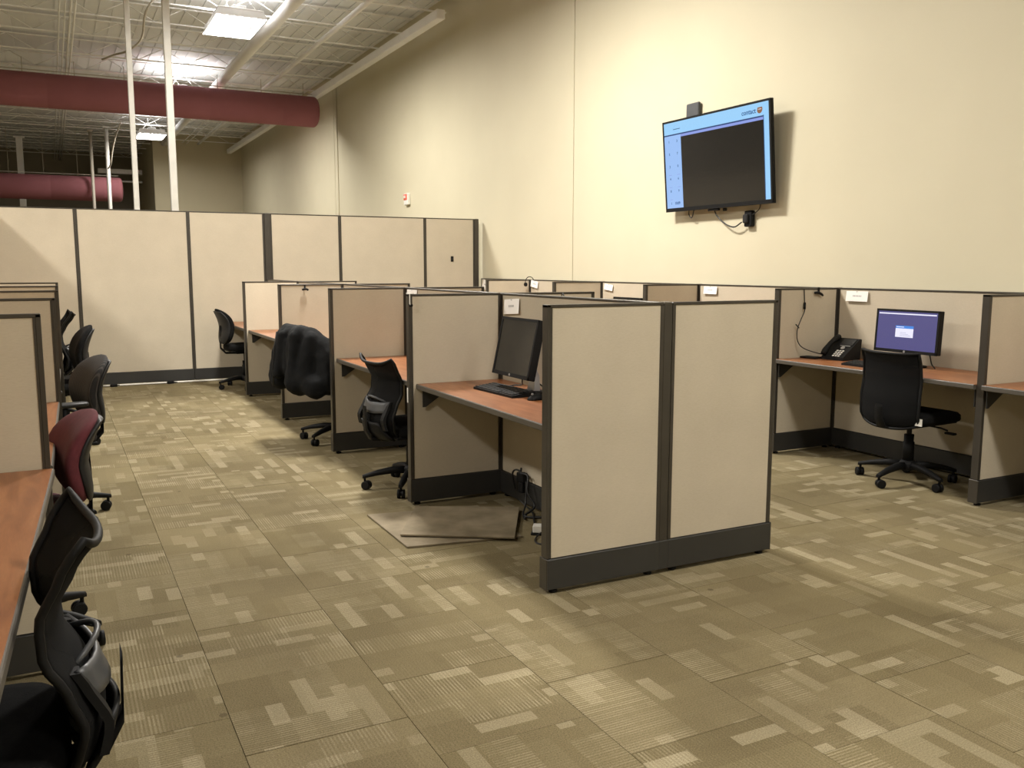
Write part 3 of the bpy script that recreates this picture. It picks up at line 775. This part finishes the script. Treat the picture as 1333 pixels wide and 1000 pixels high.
def monitor(label, c, w_, h_, tilt, rz, screen, stand, dz, thick=.045, bez=.016):
    """screen looks to local -X; c = screen centre"""
    t = root('monitor', label, 'monitor', (c[0], c[1], ZT), rz)
    R = Matrix.Rotation(tilt, 3, 'Y'); cz = c[2]-ZT
    hd = MB(); hd.cbox((0, 0, cz), (thick, w_, h_), R, .006, 2); hd.cbox(Vector((0, 0, cz))+R@Vector((thick*.8, 0, 0)), (thick*.9, w_*.7, h_*.7), R, .012, 2)
    o = hd.build('casing', M['black'], t)
    # raised bezel ring
    b = MB(); x_ = -thick/2-.002
    for (y0, y1, z0, z1) in ((-w_/2, w_/2, h_/2-bez, h_/2), (-w_/2, w_/2, -h_/2, -h_/2+bez*1.4), (-w_/2, -w_/2+bez, -h_/2, h_/2), (w_/2-bez, w_/2, -h_/2, h_/2)):
        p = Vector((0, 0, cz))+R@Vector((x_, (y0+y1)/2, (z0+z1)/2)); b.cbox(p, (.006, y1-y0, z1-z0), R)
    b.build('bezel', M['black'], t)
    def face(name, y0, y1, z0, z1, m, off=0, par=t):
        p = Vector((0, 0, cz))+R@Vector((x_+.001-off, (y0+y1)/2, (z0+z1)/2)); q = MB(); q.cbox(p, (.0012, y1-y0, z1-z0), R); return q.build(name, m, par)
    sc = face('screen', -w_/2+bez, w_/2-bez, -h_/2+bez*1.4, h_/2-bez, screen)
    p = Vector((0, 0, cz))+R@Vector((x_-.003, 0, -h_/2+bez*.6)); MB().lathe(p, [(.009, -.001), (.009, .001)], 12, 'X').build('badge', M['silver'], t)
    # stand
    bk = Vector((0, 0, cz))+R@Vector((thick*1.1, 0, -.02))
    MB().loft([[(x_0, sy*w0, z_0) for x_0, sy in ((xa, -1), (xa, 1), (xb, 1), (xb, -1))] for xa, xb, w0, z_0 in ((dz-.02, dz+.02, .045, .012), (dz-.008, dz+.022, .03, .10), (bk.x-.01, bk.x+.02, .028, bk.z))], smooth=False).build('stand_neck', stand, t)
    b = MB(); b.lathe((dz-.03, 0, 0), [(.10, 0), (.105, .004), (.10, .010), (.05, .016), (.01, .017)], 24); b.build('stand_base', M['black'], t, smooth=False)
    return t, sc, face, cz, R
m1, sc1, f1, *_ = monitor('dark tilted monitor on the nearest island worktop', (2.385, 4.565, 1.052), .452, .345, .21, .0, M['screen_off'], M['silver'], .10)
M['desk_blue'] = screen_mat('screen_blue', (.085, .08, .225), 1.0)
M['scr_white'] = screen_mat('screen_white', (.85, .84, 1.), 1.0)
M['scr_azure'] = screen_mat('screen_azure', (.06, .25, .75), 1.0)
M['scr_grey'] = screen_mat('screen_grey', (.45, .45, .6), 1.0)
m2, sc2, f2, *_ = monitor('lit monitor with violet blue desktop and a white dialog box', (5.585, 4.495, 1.05), .545, .318, .05, .0, M['desk_blue'], M['black'], .09)
f2('menu_bar', -.245, .25, .122, .131, M['scr_white'], .001, sc2)
f2('dialog_box', -.062, .092, -.045, .02, M['scr_white'], .001, sc2)
f2('dialog_title', -.062, .092, .020, .040, M['scr_azure'], .001, sc2)
for k in range(3): f2('dialog_text', .0-.02*k, .05, -.012-.011*k, -.009-.011*k, M['scr_grey'], .002, sc2)
f2('title_text', .02, .085, .028, .033, M['scr_white'], .002, sc2)
cable('monitor_cable', [(5.66, 4.44, 1.02), (5.70, 4.40, .90), (5.66, 4.34, .82), (5.62, 4.28, .795)], .005, 'thin black cable looping under the lit monitor')
t3, *_ = monitor('dark monitor whose top edge shows in the second wall-side bay', (5.52, 8.01, 1.035), .52, .32, .05, .0, M['screen_off'], M['black'], .09)

def desk_phone(label, x, y, rz):
    t = root('desk_phone', label, 'telephone', (x, y, ZT), rz)
    # wedge body, front low at -X, back high at +X
    b = MB(); b.poly([(-.11, -.10, 0), (-.11, -.10, .025), (.10, -.10, .165), (.125, -.10, .16), (.11, -.10, .0)], (0, .20, 0)); b.build('body', M['black'], t)
    sl = math.atan2(.14, .21); R = Matrix.Rotation(-sl, 3, 'Y')
    def on_(u_, v_, d, m, nm, lift=.003, par=t, bev=0):
        p = Vector((-.11, 0, .025))+R@Vector((u_, v_, lift)); q = MB(); q.cbox(p, d, R, bev); return q.build(nm, m, par)
    on_(.195, -.03, (.075, .115, .006), M['greyp'], 'display', .004)
    on_(.148, -.03, (.006, .09, .004), M['silver'], 'soft_keys', .003)
    p = Vector((-.11, 0, .025))+R@Vector((.12, -.025, .004)); q = MB()
    q.tube([p-R@Vector((0, 0, .004)), p+R@Vector((0, 0, .004))], .017, 16); q.build('navigation_key', M['silver'], t)
    for i in range(4):
        for j in range(3):
            on_(.082-.022*i, .0-.025*j, (.012, .016, .004), M['white'], 'key')
    h_ = MB(); a = Vector((-.11, 0, .025)); pts = [a+R@Vector((u_, .075, l)) for u_, l in ((.0, .022), (.03, .034), (.12, .045), (.20, .034), (.235, .022))]
    h_.tube(pts, [.022, .024, .018, .024, .022], 10); h_.build('handset', M['black'], t, smooth=True)
    return t
desk_phone('black desk phone with white keys, left of the lit monitor', 5.60, 5.13, .12)
desk_phone('black desk phone behind the dark tilted monitor, half hidden by the end panel', 2.50, 4.16, .9)
t = root('flat_handset', 'flat black device lying on the worktop left of the desk phone', 'device', (5.46, 5.31, ZT), .15)
MB().box(-.05, .05, -.075, .075, 0, .014, .005).build('casing', M['black'], t)
MB().box(-.035, .035, -.05, .05, .014, .016).build('cover', M['greyp'], t)
t = root('small_keypad', 'grey corded handset on the second island worktop beside the cross panel', 'handset', (2.30, 5.47, ZT), .3)
MB().box(-.03, .03, -.10, .10, 0, .022, .006).build('casing', M['greyp'], t)
MB().box(-.022, .022, -.09, .08, .022, .026, .002).build('keys', M['silver'], t)

# headset hooked on the cross panel, cord dangling to the phone
def headset(label, x, y, z, rz, drop=True, sc=1.0):
    t = root('headset', label, 'headset', (x, y, z), rz); t.scale = (sc, sc, sc)
    b = MB(); pts = [(.075*math.sin(a), 0, .075*math.cos(a)) for a in [(-2.0+4.0*k/16) for k in range(17)]]; b.tube(pts, .005, 6); b.build('headband', M['black'], t)
    for s_ in (-1, 1):
        p = Vector((s_*.070, 0, -.03)); MB().tube([p-Vector((s_*.012, 0, 0)), p+Vector((s_*.012, 0, 0))], .026, 12).build('ear_pad', M['black'], t)
    MB().tube([(.072, 0, -.03), (.05, -.03, -.07), (.01, -.05, -.085)], .003, 5).build('microphone', M['black'], t)
    return t
headset('black headset hung over the panel top in the fourth wall-side bay', 5.78, 10.74, 1.315, .2)
headset('black headset lying at the spine top beside the island', 2.70, 4.60, 1.31, 1.2, sc=.7)
t = root('cable_hook', 'black hook clipped on the panel top left of the lit monitor', 'hook', (5.59, 5.385, 1.30), 0)
MB().box(-.012, .012, -.004, .0, 0, .055, .001).build('hook_strap', M['black'], t)
b = MB(); b.tube([(-.055, -.012, .012), (-.02, -.02, .014), (.015, -.018, 0), (.035, -.016, -.012)], [.009, .011, .011, .008], 8); b.build('hook_arm', M['black'], t, smooth=True)
o = cable('phone_cable', [(5.43, 5.385, 1.345), (5.43, 5.375, 1.25), (5.43, 5.37, 1.17), (5.39, 5.365, 1.10), (5.35, 5.36, 1.02), (5.35, 5.355, .93), (5.38, 5.32, .87), (5.47, 5.25, .83), (5.54, 5.20, .82)], .0042, 'thin headset cord dangling from the panel top to the desk phone')
MB().tube([(5.43, 5.372, 1.235), (5.43, 5.372, 1.18)], .010, 8).build('cord_clip', M['black'], o)
MB().tube([(5.365, 5.36, 1.03), (5.33, 5.36, 1.06)], .005, 6).build('cord_tail', M['greyp'], o)

# panel-top hook + tag by the near cross panel
t = root('clear_hook', 'clear plastic hook over the panel top at the near aisle cross panel', 'hook', (1.985, 5.63, 1.30))
t.location = (1.955, 5.60, 1.30)
t.location = (1.99, 5.227, 1.345)
MB().box(-.03, -.012, -.03, .05, .008, .012).build('hook_top', M['white'], t)
MB().box(-.032, -.030, -.03, -.018, -.06, .01).build('hook_leg', M['white'], t)
MB().tube([(-.035, -.02, -.062), (-.012, -.02, -.064)], .008, 8).build('clip', M['black'], t)
t = tag(MB().box(XF-.0055, XF-.004, 5.24+.018, 5.24+.034, .665, .76).build('price_strip', M['white']), 'narrow white sticker on the end post of the near aisle cross panel', 'sticker')
t = root('panel_hook', 'small black hook on the third aisle cross panel top', 'hook', (2.22, 8.818, 1.29))
MB().box(-.008, .008, 0, .004, 0, .05).build('hook_strap', M['black'], t)
MB().tube([(-.03, -.01, .005), (0, -.02, .015), (.03, -.01, .003)], .010, 8).build('hook_arm', M['black'], t)

# name cards pinned to panels (print too small to read in the photo: grey strokes)
def card(label, x, y, z, w_, h_, rot, n=5, seed=1):
    t = root('name_card', label, 'card', (x, y, z), 0, 'white name cards'); t.rotation_euler = (rot, .10, 0)
    MB().box(-.0008, .0008, -w_/2, w_/2, -h_/2, h_/2).build('paper_sheet', M['paper'], t)
    rnd = random.Random(seed); b = MB(); yy = .30*w_*.6; 
    while yy > -.30*w_*.6:
        g_ = w_*rnd.uniform(.035, .06)
        b.box(-.0016, -.0008, yy-g_, yy, -h_*.04, h_*.10); yy -= g_*1.5
    b.build('lettering', M['ink'], t)
    MB().tube([(-.006, 0, h_*.44), (-.0008, 0, h_*.44)], .004, 8).build('pin', M['silver'], t)
card('white name card pinned above the dark tilted monitor', XS-hp-.008, 5.075, 1.268, .205, .095, -.06, seed=2)
card('white name card pinned above left of the lit monitor', XW-.012, 5.185, 1.285, .22, .083, 0, seed=3)
card('white name card in the wall-side bay just right of the end panel', XW-.012, 7.01, 1.292, .20, .075, 0, seed=4)
card('white name card above the dark monitor top in the second wall-side bay', XW-.012, 8.84, 1.285, .18, .07, .1, seed=5)
card('tilted white name card right of the hung headset', XW-.012, 10.66, 1.29, .20, .09, .12, seed=6)
card('tilted white name card beside the end post of the tall partition', XW-.012, 12.2, 1.25, .2, .13, .3, seed=7)
card('white name card on the spine just beyond the near aisle cross panel', XS-hp-.006, 6.86, 1.30, .22, .07, 0, seed=8)

# floor tiles lifted under the nearest island bay
def loose(label, pts, z0, h_, group):
    cx_ = sum(p[0] for p in pts)/4; cy_ = sum(p[1] for p in pts)/4
    t = root('loose_carpet_tile', label, 'carpet tile', (cx_, cy_, z0), 0, group)
    MB().poly([(a-cx_, b-cy_, .002) for a, b in pts], (0, 0, h_-.002)).build('backing', M['mat_back'], t)
    MB().poly([((a-cx_)*.995, (b-cy_)*.995, 0) for a, b in pts], (0, 0, .0022)).build('pile', M['seam'], t)
loose('dusty loose board lying flat under the nearest island worktop, upper of two', [(1.659, 4.609), (2.206, 4.265), (2.525, 4.82), (1.95, 5.13)], .016, .010, 'loose boards on the floor')
loose('thin loose board beneath the dusty upper one, its left corner in the aisle', [(1.636, 5.135), (1.631, 4.424), (2.279, 4.312), (2.33, 5.02)], .001, .010, 'loose boards on the floor')

# cables and socket box under the worktop
t = root('network_box', 'small white two-port box on the floor behind the left end panel', 'box', (2.40, 4.335, .012), -.6)
MB().box(-.035, .035, -.028, .028, 0, .042, .004).build('casing', M['white'], t)
for k in (-1, 1): MB().box(-.037, -.034, k*.013-.007, k*.013+.007, .01, .028).build('port', M['black'], t)
MB().box(-.045, .045, -.04, .04, -.011, -.001, .003).build('foot_pad', M['black'], t)
R_ = random.Random(4)
cl = ['black cable loop hanging in the corner under the nearest worktop', 'black cable running along the floor to the white box', 'black power cord bundled at the spine raceway', 'thin cable coiled before the white box', 'black cable dropping from the worktop behind the end panel']
cable('power_cable', [(2.58, 4.98, .10), (2.55, 4.96, .21), (2.56, 4.90, .24), (2.58, 4.84, .18), (2.56, 4.80, .05), (2.50, 4.72, .012), (2.45, 4.60, .012)], .006, cl[0])
cable('power_cable', [(2.56, 4.88, .05), (2.57, 4.75, .012), (2.52, 4.62, .012), (2.46, 4.50, .012), (2.43, 4.36, .03)], .005, cl[1])
cable('power_cable', [(2.58, 4.90, .25), (2.56, 4.86, .23), (2.575, 4.80, .22), (2.55, 4.76, .13), (2.57, 4.70, .05), (2.48, 4.66, .012), (2.57, 4.58, .012)], .007, cl[2])
cable('network_cable', [(2.42, 4.32, .02), (2.33, 4.25, .006), (2.30, 4.16, .006), (2.38, 4.10, .006), (2.46, 4.16, .006), (2.47, 4.28, .008)], .005, cl[3])
cable('power_cable', [(2.57, 4.40, .745), (2.575, 4.43, .60), (2.57, 4.47, .48), (2.575, 4.42, .36), (2.57, 4.38, .2), (2.56, 4.36, .02)], .005, cl[4])
t = root('power_adapter', 'black power adapter on the raceway under the nearest worktop', 'adapter', (2.57, 4.87, .20), .2)
MB().box(-.02, .02, -.035, .035, -.03, .03, .005).build('casing', M['black'], t)
MB().box(-.012, .022, -.02, .02, -.10, -.035, .004).build('plug', M['black'], t)
cable('keyboard_cable', [(2.40, 4.78, .80), (2.47, 4.80, .80), (2.50, 4.74, .81), (2.46, 4.66, .84), (2.44, 4.62, .91)], .0045, 'thin cable curling from the keyboard up to the dark tilted monitor')
cable('monitor_cable', [(2.42, 4.62, .93), (2.50, 4.60, .86), (2.55, 4.50, .80), (2.52, 4.36, .795)], .005, 'black cable behind the stand of the dark tilted monitor')
t = root('computer_mouse', 'black mouse near the silver stand of the dark tilted monitor', 'mouse', (2.36, 4.30, ZT), .2)
rings = []
for f, ww, hh_ in ((-.055, .010, .008), (-.048, .024, .020), (-.02, .031, .034), (.02, .030, .034), (.045, .026, .022), (.055, .012, .010)):
    rings.append([(f, ww*math.cos(PI*k/8), hh_*math.sin(PI*k/8)+.0005) for k in range(9)] + [(f, -ww*.5, 0), (f, ww*.5, 0)])
MB().loft(rings).build('shell', M['black'], t, smooth=True)
MB().tube([(-.03, -.004, .034), (-.03, .004, .034)], .006, 10).build('scroll_wheel', M['silver'], t)

# ------------------------------------------------------------------ television
TVc = Vector((5.755, 6.924, 2.542)); TW = 1.564; TVH = .911
t = root('television', 'large wall-mounted television with light blue page and dark centre', 'television', (WX-.02, TVc.y, TVc.z-.5))
tilt = .085
off = TVc-Vector(t.location)
R = Matrix.Rotation(-tilt, 3, 'Y')
# lit front faces -X and leans down: top edge further out
def tvbox(nm, y0, y1, z0, z1, x0, x1, m, par=t, bev=0):
    b = MB(); p = off+R@Vector(((x0+x1)/2, (y0+y1)/2, (z0+z1)/2)); b.cbox(p, (x1-x0, y1-y0, z1-z0), R, bev); return b.build(nm, m, par)
hw, hh = TW/2, TVH/2
tvbox('casing', -hw, hw, -hh, hh, -.018, .018, M['black'], bev=.004)
tvbox('rear_housing', -hw*.7, hw*.7, -hh*.8, hh*.3, .018, .055, M['black'], bev=.01)
for nm, a in (('bezel', (-hw, hw, hh-.02, hh)), ('bezel', (-hw, hw, -hh, -hh+.038)), ('bezel', (-hw, -hw+.022, -hh, hh)), ('bezel', (hw-.022, hw, -hh, hh))):
    tvbox(nm, *a, -.024, -.018, M['black'])
M['tv_dark'] = mat('tv_dark_area', (.016, .015, .013), .18)
M['tv_head'] = screen_mat('tv_header_blue', (.34, .66, 1.), .95)
M['tv_side'] = screen_mat('tv_sidebar_blue', (.36, .58, 1.), .9)
M['tv_line'] = screen_mat('tv_line', (.02, .06, .22), .8)
M['tv_lav'] = screen_mat('tv_lavender', (.32, .42, .95), .8)
M['tv_ink'] = screen_mat('tv_ink', (.03, .12, .35), .8)
M['tv_ring'] = screen_mat('tv_logo_orange', (.30, .11, .03), .8)
sw, st, sb = hw-.022, hh-.02, -hh+.038
scr = tvbox('screen', -sw, sw, sb, st, -.0195, -.018, M['tv_dark'])
sh = st-sb
# +Y is the left side as seen from the room
yl = sw; yr_ = -sw
def band(nm, l, r_, t_, b_, m, lift=.0):   # fractions from left / top
    return tvbox(nm, yl-2*sw*r_, yl-2*sw*l, st-sh*b_, st-sh*t_, -.0208-lift, -.0196-lift, m, scr)
band('header_band', 0, .965, 0, .135, M['tv_head'])
band('header_rule', 0, .955, .135, .150, M['tv_line'])
band('side_panel', 0, .175, .150, 1, M['tv_side'])
band('tab_strip', .175, .955, .150, .178, M['tv_lav'])
band('scroll_bar', .955, 1.0, 0, 1, M['tv_head'])
band('scroll_rule', .952, .957, .13, 1., M['tv_ink'], .0005)
def tvtext(nm, s, u_, v_, size, m, bold=0):
    p = off+R@Vector((-.0222, yl-2*sw*u_, st-sh*v_))
    Mx = Matrix.Translation(p) @ R.to_4x4() @ RX
    return text(nm, s, m, scr, size, Mx, bold)
tvtext('logo_lettering', 'contact', .83, .075, .062, M['tv_ink'], .001)
q = off+R@Vector((-.0215, yl-2*sw*.925, st-sh*.07))
MB().tube([q-Vector((.001, 0, 0)), q], .034, 20).build('logo_disc', M['tv_ring'], scr)
tvtext('logo_lettering', 'us', .925, .072, .05, M['scr_white'], .001)
band('page_title', .10, .17, .078, .086, M['tv_ink'], .0006)
b = MB(); 
for k in range(12):
    a = PI*k/12*1.0; 
MB().tube([off+R@Vector((-.0222, yl-2*sw*.135+.06*math.cos(a), st-sh*.075+.03*math.sin(a))) for a in [2*PI*k/20 for k in range(21)]], .0015, 4).build('title_ring', M['tv_side'], scr)
k = 0
for i in range(6):
    for j in range(2):
        k += 1
        if i == 5 and j == 1: tvtext('side_lettering', '10:09', .115, .22+.145*i, .04, M['tv_ink'], .001)
        else:
            tvtext('side_lettering', '1357204689'[(i*2+j) % 10], .05+.085*j, .22+.145*i, .035, M['tv_ink'], .0005)
            if i > 2: band('side_caption', .035+.085*j, .065+.09*j, .17+.145*i, .175+.145*i, M['tv_lav'], .0006)
# bracket, plate and cabling
b = MB(); b.box(-.02, .018, -.25, .25, .36, .66, .004); b.build('wall_bracket', M['greyp'], t)
b = MB(); b.tube([(-.02, 0, .5), (-.12, 0, .48)], .03, 8); b.build('bracket_arm', M['black'], t)
MB().cbox(off+R@Vector((-.0, .05, -hh-.012)), (.03, .16, .022), R, .006).build('sensor_bar', M['black'], t)
MB().cbox(off+R@Vector((.01, -.10, -hh-.018)), (.02, .05, .03), R, .006).build('sensor_bar', M['black'], t)
t = root('access_point', 'dark grey flat antenna plate on the wall above the television left corner', 'antenna', (WX-.03, 7.40, 2.98))
b = MB(); b.box(-.02, .02, -.10, .10, -.16, .18, .018, 3); b.build('cover', M['greypl'], t)
b = MB(); b.box(.02, .03, -.05, .05, -.08, .08, .003); b.build('wall_plate', M['greyp'], t)
t = root('power_plug', 'black power plug in the wall below the television', 'plug', (WX-.002, 6.53, 1.97))
MB().box(-.05, 0, -.05, .05, -.075, .075, .012, 2).build('adapter_body', M['black'], t)
MB().box(-.075, -.045, -.02, .045, -.04, .04, .008).build('plug_head', M['greyp'], t)
cable('television_cable', [(5.80, 6.99, 2.12), (5.82, 6.96, 2.02), (5.82, 6.82, 1.93), (5.82, 6.70, 1.90), (5.82, 6.60, 1.94)], .007, 'black cable sagging from the television to the wall plug')
cable('television_cable', [(5.81, 6.34, 2.12), (5.83, 6.38, 2.05), (5.84, 6.48, 2.0)], .005, 'short thin cable from the right of the television to the wall plug')
cable('television_cable', [(5.80, 7.36, 2.13), (5.82, 7.39, 2.05), (5.82, 7.34, 2.02), (5.80, 7.28, 2.12)], .005, 'small cable loop under the left part of the television')

# fire alarm strobe
t = root('fire_alarm', 'small red and white alarm box high on the cream wall', 'alarm', (WX-.001, 15.6, 2.76))
MB().box(-.06, 0, -.10, .10, -.115, .09, .012, 2).build('back_box', M['white'], t)
MB().box(-.068, -.058, -.075, .085, -.03, .075, .004).build('alarm_face', M['red'], t)
MB().box(-.085, -.066, -.03, .03, -.0, .05, .006).build('strobe', M['white'], t)
bpy.context.view_layer.update()
